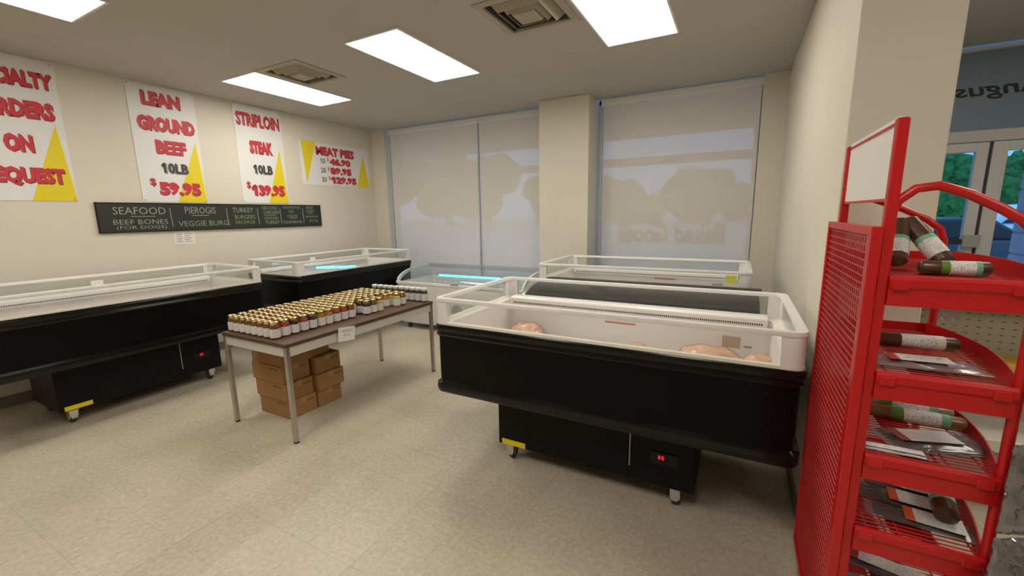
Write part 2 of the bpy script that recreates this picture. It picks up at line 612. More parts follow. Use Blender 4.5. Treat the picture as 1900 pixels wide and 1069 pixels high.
car(4.7, 14.5, .15, ('dark', (.03, .05, .07)), 'dark parked car seen through the left door glass')
car(8.3, 18.5, .1, ('white', (.92, .92, .92)), 'white parked car seen through the right door glass', 1.75)

# ------------------------------------------------------------------ ceiling lights and vents
def ceil_light(x, y, label, gl=None):
    r = thing('ceiling_light', label, 'ceiling light', (x, y, H), 0, gl)
    W, L = .60, 1.235
    f = MB()
    f.box(0, 0, -.012, .016, L, 0)
    f.box(W-.016, 0, -.012, W, L, 0)
    f.box(.016, 0, -.012, W-.016, .016, 0)
    f.box(.016, L-.016, -.012, W-.016, L, 0)
    f.build('frame', M_WHITE, r)
    d = bx('diffuser', mat('lit_diffuser', (.9, .9, .85), .4, emit=(1, .943, .835), estr=LAMP), r, .016, .016, -.010, W-.016, L-.016, -.001)
    return r
ceil_light(-4.962, 2.789, 'recessed lit light panel nearest the striploin sign, beside the far vent')
ceil_light(-3.046, 2.75, 'middle lit light panel between the two ceiling vents')
ceil_light(-1.125, 2.735, 'large bright light panel at the top right of the picture')
ceil_light(-4.43, .262, 'lit light panel cut off at the top left corner')
ceil_light(-2.5, -.6, 'lit light panel behind the viewer, left one', 'lights behind the viewer')
ceil_light(-.5, -.6, 'lit light panel behind the viewer, right one', 'lights behind the viewer')
ceil_light(1.5, 2.75, 'unseen added light panel over the aisle behind the partition', 'lights behind the viewer')  # out of view, added to brighten the doors and right-hand area
ceil_light(2.0, -.2, 'lit light panel over the right-hand aisle', 'lights behind the viewer')

def vent(x, y, s, label):
    r = thing('ceiling_vent', label, 'vent', (x, y, H), 0, 'ceiling vents')
    m = mat('vent_beige', (.42, .38, .29), .55)
    def sq(a, z):
        return [(-a, -a, z), (a, -a, z), (a, a, z), (-a, a, z)]
    h = s/2
    a = .24
    dk = MB()
    dk.ring_loft([sq(a, 0), sq(a, .22)], False, True)
    dk.build('duct', mat('duct_grey', (.10, .095, .085), .7), r)
    MB().ring_loft([sq(h, 0), sq(h, -.008), sq(h-.055, -.012), sq(h-.058, .004)], False, False).build('flange', m, r)
    for a, b, z in ((.225, .165, -.030), (.165, .115, -.034)):
        MB().ring_loft([sq(a, .045), sq(b, z), sq(b-.004, z), sq(a-.004, .047)], False, False).build('louvre', m, r)
    MB().ring_loft([sq(.12, .035), sq(.085, -.036), sq(.078, -.040), sq(.01, -.040)]).build('center_plate', m, r)
    return r
vent(-1.46, 3.05, .60, 'beige square louvred vent beside the large bright light panel')
vent(-4.04, 3.09, .60, 'grey square louvred vent behind the far light panel')

# ------------------------------------------------------------------ wall signs (flat boards on the left wall)
B_ = .055
def lettering(parent, body, x, y, w, h, m, bold=.055, z=.0062, shadow=None, name='lettering', shear=0):
    if body == '$':
        bold = .012
    if shadow:
        s = link(name+'_shadow', text_mesh(body, w, h, bold+.012, 0, shear), shadow, parent)
        s.location = (x+.008, y-.010, z-.0014)
    o = link(name, text_mesh(body, w, h, bold, 0, shear), m, parent)
    o.location = (x, y, z)
    return o
def board(name, y0, z0, w, h, m, label, cat, th=.003, x=None):
    r = thing(name, label, cat, (XL+.002 if x is None else x, y0, z0))
    r.rotation_euler = WALLROT
    bx('panel', m, r, 0, 0, 0, w, h, th)
    return r
def tri(parent, pts, z=.0035):
    MB().prism(pts, 2, z-.0004, z).build('yellow_triangle', M_SYEL, parent)
def grommets(r, w, h):
    for a, b in ((.02, .02), (w-.02, .02), (.02, h-.02), (w-.02, h-.02)):
        g_ = MB().lathe([(.008, .003), (.008, .005), (.003, .005)], a, b, 8).build('grommet', M_GREY, r)
s = board('price_banner', 2.242, 1.832, .635, 1.24, M_SIGN, 'white banner reading LEAN GROUND BEEF 10LB $59.95 with yellow corner', 'sign')
tri(s, [(.33, 0), (.635, 0), (.59, .70)])
lettering(s, 'LEAN', .12, 1.03, .36, .145, M_SRED, shadow=M_SSHD)
lettering(s, 'GROUND', .055, .765, .54, .155, M_SRED, shadow=M_SSHD)
lettering(s, 'BEEF', .19, .53, .29, .145, M_SRED, .035, shadow=M_SSHD)
lettering(s, '10LB', .215, .32, .26, .115, M_SBLK, .035, shadow=M_INKG)
lettering(s, '$', .085, .175, .055, .085, M_SRED, shadow=M_SSHD)
lettering(s, '59.95', .165, .075, .41, .15, M_SRED, B_, shadow=M_SSHD)
grommets(s, .635, 1.24)
s = board('price_banner', 3.305, 1.842, .635, 1.235, M_SIGN, 'white banner reading STRIPLOIN STEAK 10LB $139.95 with yellow corner', 'sign')
tri(s, [(.345, 0), (.635, 0), (.57, .72)])
lettering(s, 'STRIPLOIN', .025, .98, .575, .165, M_SRED, .028, shadow=M_SSHD)
lettering(s, 'STEAK', .16, .64, .31, .165, M_SRED, shadow=M_SSHD)
lettering(s, '10LB', .18, .38, .26, .12, M_SBLK, .035, shadow=M_INKG)
lettering(s, '$', .065, .185, .05, .09, M_SRED, shadow=M_SSHD)
lettering(s, '139.95', .125, .09, .46, .15, M_SRED, B_, shadow=M_SSHD)
grommets(s, .635, 1.235)
s = board('price_banner', 4.19, 2.125, 1.30, .63, M_SIGN, 'wide white banner reading MEAT PIES with three prices, yellow at both ends', 'sign')
tri(s, [(.03, .63), (.28, .63), (.08, .02)])
tri(s, [(1.02, 0), (1.30, 0), (1.19, .52)])
lettering(s, 'MEAT PIES', .27, .455, .72, .125, M_SRED, .04, shadow=M_SSHD)
for k, (n_, p_, w_) in enumerate((('10', '46.90', .40), ('20', '89.95', .41), ('30', '129.95', .50))):
    yq = .33-k*.14
    lettering(s, n_, .34, yq, .085, .075, M_SBLK, .015)
    lettering(s, '$', .46, yq+.035, .035, .06, M_SRED, .02)
    lettering(s, p_, .505, yq-.01, w_, .105, M_SRED, B_, shadow=M_SSHD)
s = board('price_banner', 1.09, 1.828, .635, 1.25, M_SIGN, 'white banner reading SPECIALTY ORDERS ON REQUEST at the left edge', 'sign')
tri(s, [(.33, 0), (.635, 0), (.575, .70)])
lettering(s, 'SPECIALTY', .075, 1.00, .53, .14, M_SRED, B_, shadow=M_SSHD)
lettering(s, 'ORDERS', .13, .73, .45, .155, M_SRED, B_, shadow=M_SSHD)
lettering(s, 'ON', .225, .43, .18, .155, M_SRED, B_, shadow=M_SSHD)
lettering(s, 'REQUEST', .055, .135, .52, .165, M_SRED, B_, shadow=M_SSHD)
grommets(s, .635, 1.25)

# chalkboard menu
s = board('chalkboard', 1.835, 1.51, 2.605, .312, M_BOARD, 'long black chalkboard menu starting with SEAFOOD, under the price banners', 'chalkboard', .018)
fr = MB()
for q in ((0, 0, 2.605, .008), (0, .304, 2.605, .312), (0, .008, .008, .304), (2.597, .008, 2.605, .304)):
    fr.box(q[0], q[1], .018, q[2], q[3], .022)
fr.build('frame', M_BLACKM, s)
def chalk(body, x, y, w, h, m=None, b=-.005):
    o = lettering(s, body, x, y, w, h, m or M_CHALK, b, .0205)
    return o
chalk('SEAFOOD', .13, .19, .46, .075)
chalk('BEEF BONES', .12, .085, .48, .05)
chalk('(FOR DOGS)', .14, .025, .44, .045)
chalk('PIEROGIS', .78, .195, .33, .075)
chalk('VEGGIE BURG.', .70, .05, .56, .06, M_CHALKG)
chalk('TURKEY', 1.31, .205, .26, .06)
chalk('BURGERS', 1.33, .125, .26, .05, M_CHALKG)
chalk('SAUSAGE', 1.33, .06, .25, .048, M_CHALKG)
chalk('GROUND', 1.69, .245, .22, .042, M_CHALKG)
chalk('CHICKEN', 1.71, .185, .22, .042)
chalk('GROUND', 1.71, .11, .20, .038, M_CHALKG)
chalk('TURKEY', 1.72, .05, .20, .042)
chalk('KAWARTHA', 2.0, .255, .26, .036, M_CHALKG)
chalk('ICE', 2.08, .20, .07, .036)
chalk('CREAM', 2.05, .135, .15, .036, M_CHALKG)
chalk('TOURTIERE PIES', 1.98, .05, .30, .036)
chalk('BEEF', 2.36, .255, .12, .034, M_CHALKG)
chalk('LIVER', 2.36, .205, .12, .034)
chalk('JAMAICAN', 2.33, .12, .22, .036)
chalk('PATTIES', 2.40, .06, .14, .036, M_CHALKG)
for x0, x1, y in ((.27, .49, .165), (.85, 1.03, .17), (1.72, 1.88, .165), (2.09, 2.20, .12), (2.38, 2.46, .185)):
    bx('chalk_line', M_CHALK, s, x0, y, .018, x1, y+.006, .0206)
for x in (.64, 1.245, 1.635, 1.955, 2.305):
    MB().prism([(x-.010, .26), (x-.004, .26), (x-.002, .155), (x+.007, .05), (x+.001, .05), (x-.008, .155)], 2, .018, .0206).build('chalk_line', M_CHALK, s)

# paper notice
s = board('paper_notice', 2.475, 1.352, .215, .14, M_PAPER, 'small white printed notice taped under the chalkboard', 'notice', .001)
for k in range(5):
    y = .115-k*.022
    for x0, w in ((.025, .065), (.105, .075 if k else .09)):
        bx('print_line', M_INKG, s, x0, y, .001, x0+w*(1 if k % 2 == 0 else .8), y+.007, .0014)

# ------------------------------------------------------------------ island freezers
def make_freezer():
    L, D = 1.96, 1.0
    r = thing('island_freezer', 'x', 'freezer')
    # black body, profile of (outset, z)
    def prof(pr_, r0_=.05, mname='body', m=M_BLACK, par=r, inner=0):
        rings = [rrect(-o+inner, -o+inner, L+o-inner, D+o-inner, max(.01, r0_+o), z, 4) for o, z in pr_]
        return MB().ring_loft(rings, True, False)
    prof([(-.012, .53), (-.012, .90)]).build('body', M_BLACKB, r, smooth=True)
    prof([(-.03, .515), (.004, .517), (.012, .53), (.014, .555), (.010, .575), (-.006, .585), (-.014, .59)]).build('bumper', M_BLACK, r, smooth=True)
    tpr = [(-.03, .884), (-.014, .885), (-.002, .888), (.004, .90), (-.002, .915), (.002, .92), (.008, .93), (.008, .95), (0, .962), (-.03, .963)]
    o = MB().ring_loft([rrect(-o_, -o_, L+o_, D+o_, max(.01, .05+o_), z, 4) for o_, z in tpr], False, False).build('top_moulding', M_BLACK, r, smooth=True)
    # liner: rim and well
    rim = MB()
    t = .075
    rim.ring_loft([rrect(0.004, 0.004, L-.004, D-.004, .048, .963, 4), rrect(.004, .004, L-.004, D-.004, .048, .978, 4),
                   rrect(.03, .03, L-.03, D-.03, .03, .979, 4), rrect(.04, .04, L-.04, D-.04, .03, .966, 4)], False, False)
    rim.build('rim', M_CREAM, r, smooth=True)
    well = MB()
    well.ring_loft([rrect(.04, .04, L-.04, D-.04, .03, .966, 4), rrect(t, t, L-t, D-t, .03, .9635, 4),
                    rrect(t+.005, t+.005, L-t-.005, D-t-.005, .04, .70, 4)], False, True)
    wl = well.build('liner', M_LINER, r, smooth=True)
    # rear ledge and air grille
    lg = MB()
    lg.prism([(D-.045, .955), (D-.045, .995), (D-.14, .995), (D-.155, .985), (D-.155, .935), (D-.08, .915)], 0, .10, L-.10)
    led = lg.build('rear_ledge', M_WHITE, r, .004)
    gs = MB()
    for k in range(140):
        x = .13+k*.0122
        gs.box(x, D-.1565, .945, x+.007, D-.154, .957)
    gs.build('air_slots', M_DARK, led)
    # corner posts
    for cxx in (0, 1):
        for cyy in (0, 1):
            n = 6
            outer, inn = [], []
            pr_ = [(.13, .006)]
            for k in range(n+1):
                a = PI+PI/2*k/n
                pr_.append((.052+.046*math.cos(a), .052+.046*math.sin(a)))
            pts = [(.006, .10)]+pr_[1:]+[(.10, .006), (.10, .030), (.05, .034), (.034, .05), (.030, .10)]
            pp = [((L-a) if cxx else a, (D-b) if cyy else b) for a, b in pts]
            if cxx != cyy:
                pp.reverse()
            MB().prism(pp, 2, .972, 1.115).build('corner_post', M_WHITE, r, smooth=True)
    # top rail ring
    tr = MB()
    tr.ring_loft([rrect(.002, .002, L-.002, D-.002, .055, 1.108, 5), rrect(0, 0, L, D, .055, 1.115, 5), rrect(.004, .004, L-.004, D-.004, .055, 1.13, 5),
                  rrect(.036, .036, L-.036, D-.036, .03, 1.13, 5), rrect(.040, .040, L-.040, D-.040, .03, 1.122, 5), rrect(.040, .040, L-.04, D-.04, .03, 1.108, 5),
                  rrect(.002, .002, L-.002, D-.002, .055, 1.108, 5)], False, False)
    tr.build('top_rail', M_WHITE, r, smooth=True)
    # panes
    for q in ((.10, .016, L-.10, .022), (.10, D-.022, L-.10, D-.016), (.016, .10, .022, D-.10), (L-.022, .10, L-.016, D-.10)):
        bx('glass_pane', M_GLASSG, r, q[0], q[1], .978, q[2], q[3], 1.109)
    # base cabinet
    b0, b1, f0_, f1_ = .33, 1.55, .22, .80
    base = bx('base_cabinet', M_BLACKM, r, b0, f0_, .115, b1, f1_, .53, .006)
    bx('access_panel', M_BLACKM, base, b0+.25, f0_-.006, .15, b0+.86, f0_, .50, .003)
    bx('access_panel', M_BLACKM, base, b0+.88, f0_-.006, .15, b1-.01, f0_, .50, .003)
    sm = MB()
    sm.box(b0+.865, f0_-.004, .20, b0+.872, f0_, .46)
    sm.build('panel_gap', M_GREY, base)
    bx('vent_recess', M_BLACKM, base, b0+.06, f0_-.003, .25, b0+.23, f0_, .46)
    bx('warning_tape', M_YEL, base, b0+.03, f0_-.008, .125, b0+.20, f0_-.001, .16)
    dsp = bx('control_display', M_BLACK, base, b0+.98, f0_-.012, .25, b0+1.13, f0_-.005, .33, .004)
    for k in range(2):
        link('digit', text_mesh('8', .014, .026, 0), M_LED, dsp, (b0+1.025+k*.018, f0_-.0125, .285)).rotation_euler = (PI/2, 0, 0)
    # casters
    for x in (b0+.08, b1-.10):
        for y in (f0_+.05, f1_-.05):
            c_ = MB()
            c_.box(x-.035, y-.035, .108, x+.035, y+.035, .118)
            c_.prism([(y-.03, .11), (y+.03, .11), (y+.035, .05), (y+.012, .035), (y-.012, .035)], 0, x-.026, x-.021)
            c_.prism([(y-.03, .11), (y+.03, .11), (y+.035, .05), (y+.012, .035), (y-.012, .035)], 0, x+.021, x+.026)
            c_.prism([(x-.026, .115), (x+.026, .115), (x+.026, .07), (x+.015, .045), (x-.015, .045), (x-.026, .07)], 1, y-.042, y-.036)
            ca = c_.build('caster', M_CHROME, r)
            w = MB()
            w.ring_loft([[(q, y+.012+.045*rr*math.cos(a*PI/8), .045+.045*rr*math.sin(a*PI/8)) for a in range(16)] for q, rr in ((x-.017, .85), (x-.012, 1), (x+.012, 1), (x+.017, .85))])
            w.build('wheel', M_DARK, ca, smooth=True)
    return r
FZ = make_freezer()
FZ['label'] = 'large black and white open-top freezer in the right foreground holding pink chicken packs'
FZ['group'] = 'open-top island freezers'
FZ.location = (-1.66, 2.05, 0)
def put_fz(x, y, rz, label):
    c = copy_tree(FZ)
    c.location = (x, y, 0)
    c.rotation_euler = (0, 0, rz)
    c['label'] = label
    return c
fzL = put_fz(-4.472, .745, PI/2, 'long black open-top freezer at the left edge under the lean ground beef banner')
fzL2 = put_fz(-4.46, 3.10, PI/2, 'black open-top freezer in the far left corner with blue reflection in its glass')
fzR = put_fz(-1.82, 3.976, 0, 'rear open-top freezer below the large blind, with yellow note on its glass')

# stickers and details of single freezers
bx('load_line_sticker', mat('red_sticker', (.65, .10, .06), .5), FZ, .845, .918, .846, 1.067, .9195, .854)
bx('load_line_sticker', mat('red_sticker', (.65, .10, .06), .5), fzR, 1.03, .918, .895, 1.25, .9195, .905)
bx('paper_patch', mat('tan_card', (.55, .38, .27), .7), FZ, 1.62, .918, .765, 1.725, .9195, .84)
bx('rating_plate', M_GREY, FZ, 1.745, .918, .775, 1.79, .9195, .788)
bx('rating_plate', M_GREY, fzR, 1.62, .918, .86, 1.72, .9195, .88)
bx('sticky_note', mat('yellow_note', (.80, .80, .10), .7), fzR, 1.76, .0115, 1.03, 1.84, .0145, 1.095)
for fz, xs in ((fzL, (.87,)), (fzL2, (.86, .30))):
    for x in xs:
        bx('price_tag', M_PAPER, fz, x, .93, 1.03, x+.09, .932, 1.075)
# blue reflections in the freezer glass, built as glowing segments
def blue_reflection(p, q, parent, segs=3, r=.014):
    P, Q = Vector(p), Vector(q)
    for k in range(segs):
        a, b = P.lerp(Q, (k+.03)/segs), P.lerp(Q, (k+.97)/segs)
        MB().tube([a, a.lerp(b, .02), a.lerp(b, .98), b], r, 8).build('reflection_streak', M_BLUE, parent, smooth=True)
blue_reflection((.62, .50, .975), (1.12, .30, .94), fzL2, 2, .016)

# food packs in the freezers
def food_bag(x, y, z, w, d, h, rz, m, label, cat='food pack', group=None, seed=1, name='frozen_pack'):
    r = thing(name, label, cat, (x, y, z), rz, group)
    def blob(s_, lift, amp):
        bm = bmesh.new()
        bmesh.ops.create_icosphere(bm, subdivisions=4, radius=1)
        for v in bm.verts:
            c = v.co.copy()
            sx_ = math.copysign(abs(c.x)**.6, c.x)
            sy2 = math.copysign(abs(c.y)**.6, c.y)
            k = 1+amp*noise.noise(c*2.6+Vector((seed*3.1, seed, 0)))
            zz = max(c.z, -.75)
            v.co = Vector((sx_*w/2*s_*k, sy2*d/2*s_*k, (zz+.75)/1.75*h*s_*(1+amp*1.2*noise.noise(c*3.5+Vector((seed, 0, 4)))) + lift))
        for f in bm.faces:
            f.smooth = True
        me = bpy.data.meshes.new('pack')
        bm.to_mesh(me)
        bm.free()
        return me
    link('contents', blob(.93, .002, .22), m, r)
    link('wrapper', blob(1.0, 0, .16), glass('thin_film', (.97, .95, .95), 1.4, .1, cloud=.05, ccol=(.8, .75, .74)), r)
    return r
for k, (x, y, w, d, h, lb) in enumerate(((-1.36, 2.78, .26, .20, .12, 'pink chicken pack at the left inside the foreground freezer'),
                                         (-.52, 2.68, .13, .13, .10, 'small chicken pack in the middle of the foreground freezer'),
                                         (-.10, 2.70, .36, .22, .13, 'largest pink chicken pack, right of the middle in the foreground freezer'),
                                         (.16, 2.74, .15, .14, .11, 'small chicken pack at the right end inside the foreground freezer'))):
    food_bag(x, y, .70, w, d, h, .2*k, M_MEAT, lb, 'food pack', 'chicken packs in the foreground freezer', seed=k+1)
M_PKC = mat('cream_pack', (.75, .70, .50), .5)
M_PKG = mat('green_pack', (.35, .55, .25), .5)
for k, (x, y, m, lb) in enumerate(((-4.72, 3.42, M_PKC, 'cream food pack at the near end of the corner freezer'),
                                   (-4.70, 3.72, M_PKG, 'green food pack in the corner freezer'),
                                   (-4.80, 4.60, M_PKC, 'cream food pack at the far end of the corner freezer'))):
    food_bag(x, y, .70, .24, .26, .20, .3*k, m, lb, seed=k+9)
for k in range(5):
    food_bag(-4.95+.1*(k % 2), 1.0+.33*k, .70, .24, .26, .12, .4*k, mat('white_pack', (.70, .67, .62), .5), 'pale food pack in the long left freezer, %s from the near end' % ['first', 'second', 'third', 'fourth', 'fifth'][k], 'food pack', 'pale packs in the left freezer', seed=k+20)

# ------------------------------------------------------------------ curved-glass chest freezers
def chest(x, y, L, D, zf, zb, body_m, glass_m, end_m, label, z0=.09, dark=False):
    r = thing('chest_freezer', label, 'freezer', (x, y, 0))
    def arc(off=0, n=12):
        out = []
        for k in range(n+1):
            a = PI/2*k/n
            out.append((D*.62*(1-math.cos(a))-off*math.cos(a), zf+(zb-zf)*math.sin(a)+off*math.sin(a)))
        return out
    a_ = arc()
    bd = MB()
    bd.ring_loft([rrect(.02, .03, L-.02, D-.03, .05, z0, 4), rrect(0, .01, L, D-.01, .05, z0+.04, 4), rrect(0, 0, L, D, .05, zf-.10, 4), rrect(-.005, -.01, L+.005, D, .05, zf-.06, 4), rrect(-.005, -.01, L+.005, D, .05, zf-.01, 4)], True, False)
    bd.build('body', body_m, r, smooth=True)
    wl = MB()
    wl.ring_loft([rrect(-.004, -.009, L+.004, D, .05, zf-.01, 4), rrect(.06, .06, L-.06, D-.06, .03, zf-.01, 4), rrect(.07, .07, L-.07, D-.07, .03, .32, 4)], False, True)
    wl.build('liner', M_DARK if dark else M_LINER, r, smooth=True)
    # end caps: arch frame strips
    ain = [(p[0]+.035, p[1]-.03) for p in a_]
    for xx in (0, L-.03):
        ring = a_+[(D, zb), (D, zb-.04)]+[(D-.03, zb-.04)]+list(reversed(ain))+[(.035, zf-.012), (0, zf-.012)]
        MB().prism(ring, 0, xx, xx+.03).build('end_arch', end_m, r)
        pn = ain+[(D-.03, zb-.04), (D-.03, zf-.012), (.04, zf-.012)]
        MB().prism(pn, 0, xx+.013, xx+.017).build('end_pane', M_DGLASS if dark else M_GLASS, r)
    gl = MB()
    n = len(a_)
    outer = a_+[(D-.10, zb)]
    inner = [(p[0]+.003, p[1]-.005) for p in outer]
    gl.prism(outer+list(reversed(inner)), 0, .03, L-.03)
    gl.build('curved_lid', glass_m, r, smooth=True)
    bx('front_rail', end_m, r, 0, -.018, zf-.03, L, .012, zf+.008, .006, 2)
    bx('rear_rail', M_GREY if not dark else M_DARK, r, 0, D-.10, zb-.05, L, D, zb+.006, .006, 2)
    bx('lid_handle', M_GREY, r, L*.47, -.03, zf+.01, L*.53, -.012, zf+.03, .004)
    for fx in (.12, L-.12):
        for fy in (.10, D-.10):
            MB().lathe([(.03, 0), (.03, .05), (.018, .055), (.018, z0+.01)], fx, fy, 10).build('foot', M_DARK, r)
    # wire baskets
    wb = MB()
    if dark:
        for k in range(int((L-.2)/.05)):
            wb.tube([(.1+k*.05, D-.12, .50), (.1+k*.05, D-.12, zb-.06)], .003, 5)
        for k in range(6):
            wb.tube([(.1, D-.12, .55+k*.07), (L-.1, D-.12, .55+k*.07)], .003, 5)
    else:
        for k in range(int((L-.2)/.10)):
            wb.tube([(.1+k*.10, .10, zf-.06), (.1+k*.10, .10, .45), (.1+k*.10, D-.12, .45), (.1+k*.10, D-.12, zf-.06)], .003, 5)
        for yy_, zz in ((.10, zf-.06), (.10, .58), (D-.12, zf-.06), (D-.12, .58)):
            wb.tube([(.1, yy_, zz), (L-.1, yy_, zz)], .003, 5)
    wb.build('wire_basket', M_GREY, r)
    return r
ch = chest(-4.37, 4.60, 2.08, .82, .70, .875, M_WHITE, M_GLASS, M_WHITE, 'white curved-glass chest freezer with blue reflection streaks under the left blinds')
blue_reflection((.50, .36, .765), (1.55, .36, .77), ch, 4, .014)  # glowing segments imitate a reflection in the curved lid, no lamp there
em = MB()
em.ring_loft([[(1.06+q*math.cos(a*PI/12), -.014+dy, .345+q*math.sin(a*PI/12)) for a in range(24)] for q, dy in ((.085, .014), (.085, 0), (.065, 0), (.065, .006), (.02, .006))])
em.build('round_emblem', M_GREY, ch)
chest(-1.655, 3.17, 1.86, .74, .80, 1.005, M_BLACKM, M_DGLASS, M_STEEL, 'dark smoked-glass chest freezer between the foreground and rear freezers', dark=True)

# ------------------------------------------------------------------ jar table
TX, TY, TW, TL, TZ = -3.534, 1.755, .787, 1.643, .76
tb = thing('display_table', 'brown-topped table with square metal legs carrying rows of jars', 'table', (TX, TY, 0))
bx('tabletop', M_WOOD, tb, 0, 0, TZ-.028, TW, TL, TZ, .003)
ap = MB()
apm = mat('apron_enamel', (.62, .60, .54), .4)
for q in ((.012, .012, TW-.012, .03), (.012, TL-.03, TW-.012, TL-.012), (.012, .03, .03, TL-.03), (TW-.03, .03, TW-.012, TL-.03)):
    bx('apron', apm, tb, q[0], q[1], TZ-.10, q[2], q[3], TZ-.028)
for x in (.004, TW-.036):
    for y in (.004, TL-.036):
        lg = bx('leg', M_STEEL, tb, x, y, .012, x+.032, y+.032, TZ-.028, .003)
        bx('foot_cap', M_DARK, lg, x+.002, y+.002, 0, x+.030, y+.030, .012)
pc = thing('price_card', 'white handwritten price card taped to the table apron', 'card', (TX+TW+.001, TY+.44, .655))
pc.rotation_euler = (PI/2, .12, PI/2)
bx('card', M_PAPER, pc, 0, 0, 0, .165, .115, .0015)
for k, (tx_, w_) in enumerate((('PRESERVES', .11), ('$8.50', .07))):
    lettering(pc, tx_, .03+.02*k, .075-.035*k, w_, .018, M_INKG, 0, .002)

# jars
LABELCOL = {'red': (.30, .035, .02), 'amber': (.42, .16, .02), 'dark': (.03, .012, .015), 'yellow': (.60, .42, .10), 'brown': (.16, .05, .02)}
jar_meshes = {}
def jar_proto(kind, col, lid_m, hh, rr):
    r = thing('preserve_jar', 'x', 'jar')
    body = MB().lathe([(rr*.80, 0), (rr*.97, .004), (rr, .012), (rr, hh*.66), (rr*.97, hh*.74), (rr*.80, hh*.82), (rr*.78, hh*.86)], n=14)
    body.build('jar_body', mat('preserve_'+kind, col, .08, coat=.6, spec=.6), r, smooth=True)
    lid = MB().lathe([(rr*.83, hh*.82), (rr*.86, hh*.83), (rr*.86, hh*.985), (rr*.80, hh), (rr*.70, hh), (rr*.66, hh*.985)], n=14)
    lid.build('lid', lid_m, r, smooth=True)
    lb = MB()
    n = 12
    for k in range(n):
        a0, a1 = -PI*.66+PI*1.32*k/n, -PI*.66+PI*1.32*(k+1)/n
        R_ = rr+.0008
        lb.quad((R_*math.cos(a0), R_*math.sin(a0), .012), (R_*math.cos(a1), R_*math.sin(a1), .012), (R_*math.cos(a1), R_*math.sin(a1), hh*.60), (R_*math.cos(a0), R_*math.sin(a0), hh*.60))
    link('label', lb.mesh('label', smooth=True), M_LABEL, r)
    return r
protos = {k: jar_proto(k, c, M_GOLD, .128, .0365) for k, c in LABELCOL.items()}
protos['white'] = jar_proto('green', (.05, .045, .02), M_WLID, .142, .035)
used = set()
NAMES = {'red': 'red preserve', 'amber': 'amber preserve', 'dark': 'dark berry preserve', 'yellow': 'pale yellow preserve', 'brown': 'brown chutney'}
ORD = ['first', 'second', 'third', 'fourth', 'fifth', 'sixth', 'seventh', 'eighth', 'ninth', 'tenth', 'eleventh', 'twelfth', 'thirteenth', 'fourteenth', 'fifteenth', 'sixteenth', 'seventeenth', 'eighteenth']
def place_jar(kind, x, y, rz, i, j):
    o = protos[kind]
    if kind in used:
        o = copy_tree(protos[kind])
    used.add(kind)
    o.location = (x, y, TZ)
    o.rotation_euler = (0, 0, rz)
    if kind == 'white':
        tag(o, 'white-lidded jar, %s from the left in the far end row' % ORD[i], 'jar', 'white-lidded jars')
    else:
        tag(o, 'jar of %s, %s from the left in %s row from near end' % (NAMES[kind], ORD[i], ORD[j]), 'jar', 'gold-lidded jars of '+NAMES[kind])
rj = random.Random(3)
order = ['brown', 'red', 'red', 'red', 'dark', 'amber', 'amber', 'red', 'yellow', 'brown', 'yellow', 'dark', 'brown', 'yellow', 'dark', 'amber', 'yellow', 'brown', 'amber']
gaps = {(7, 10), (7, 14), (7, 15), (6, 14)}
for j in range(18):
    kind = order[j]
    for i in range(8):
        if (i, j) in gaps:
            continue
        k_ = kind if rj.random() < .8 or j < 2 else rj.choice(list(LABELCOL))
        shift = .03 if j > 10 and i > 5 else 0
        place_jar(k_, TX+.042+.0755*i+rj.uniform(-.0015, .0015)+shift, TY+.075+.0775*j+rj.uniform(-.002, .002), -PI/4+rj.uniform(-.2, .2), i, j)
for i in range(10):
    place_jar('white', TX+.05+.074*i, TY+1.57+.003*i, -PI/4+rj.uniform(-.3, .3), i, 0)

# cardboard boxes under the table
def carton(x, y, z, w, d, h, label):
    r = thing('cardboard_box', label, 'box', (x, y, z), 0, 'cardboard boxes under the table')
    bx('carton', M_CARD, r, 0, 0, 0, w, d, h, .004)
    bx('tape', mat('packing_tape', (.42, .24, .10), .35), r, 0-.0005, d/2-.025, h-.05, w+.0005, d/2+.025, h+.0006)
    bx('handle_slot', M_CARDD, r, w-.001, d*.62, h*.70, w+.0008, d*.90, h*.75)
    bx('print_mark', M_CARDD, r, w*.60, -.0008, h*.78, w*.86, .001, h*.83)
carton(-3.53, 1.985, 0, .40, .25, .152, 'bottom cardboard box of the taller stack under the table')
carton(-3.545, 1.975, .152, .40, .25, .148, 'second cardboard box from the floor in the taller stack under the table')
carton(-3.565, 1.97, .300, .40, .25, .150, 'third cardboard box from the floor in the taller stack under the table')
carton(-3.56, 1.975, .450, .40, .45, .150, 'topmost cardboard box, lying across both stacks near the tabletop')
carton(-3.52, 2.245, 0, .40, .24, .150, 'bottom cardboard box of the shorter stack under the table')
carton(-3.50, 2.24, .150, .40, .27, .148, 'middle cardboard box of the shorter stack, sticking out to the right')
carton(-3.52, 2.25, .298, .40, .25, .150, 'third cardboard box from the floor in the shorter stack')

# ------------------------------------------------------------------ red display rack
AX, AY, BY = .362, 1.50, 2.08
CX = .66
rk = thing('display_rack', 'red metal display rack with curved wire shelves in the right foreground', 'rack', (AX, AY, 0))
DX, DYY = CX-AX, BY-AY
PT = .012
for y, nm in ((0, 'post'), (DYY, 'post')):
    bx(nm, M_RED, rk, -.013, y-.013, 0, .013, y+.013, 1.868, .003)
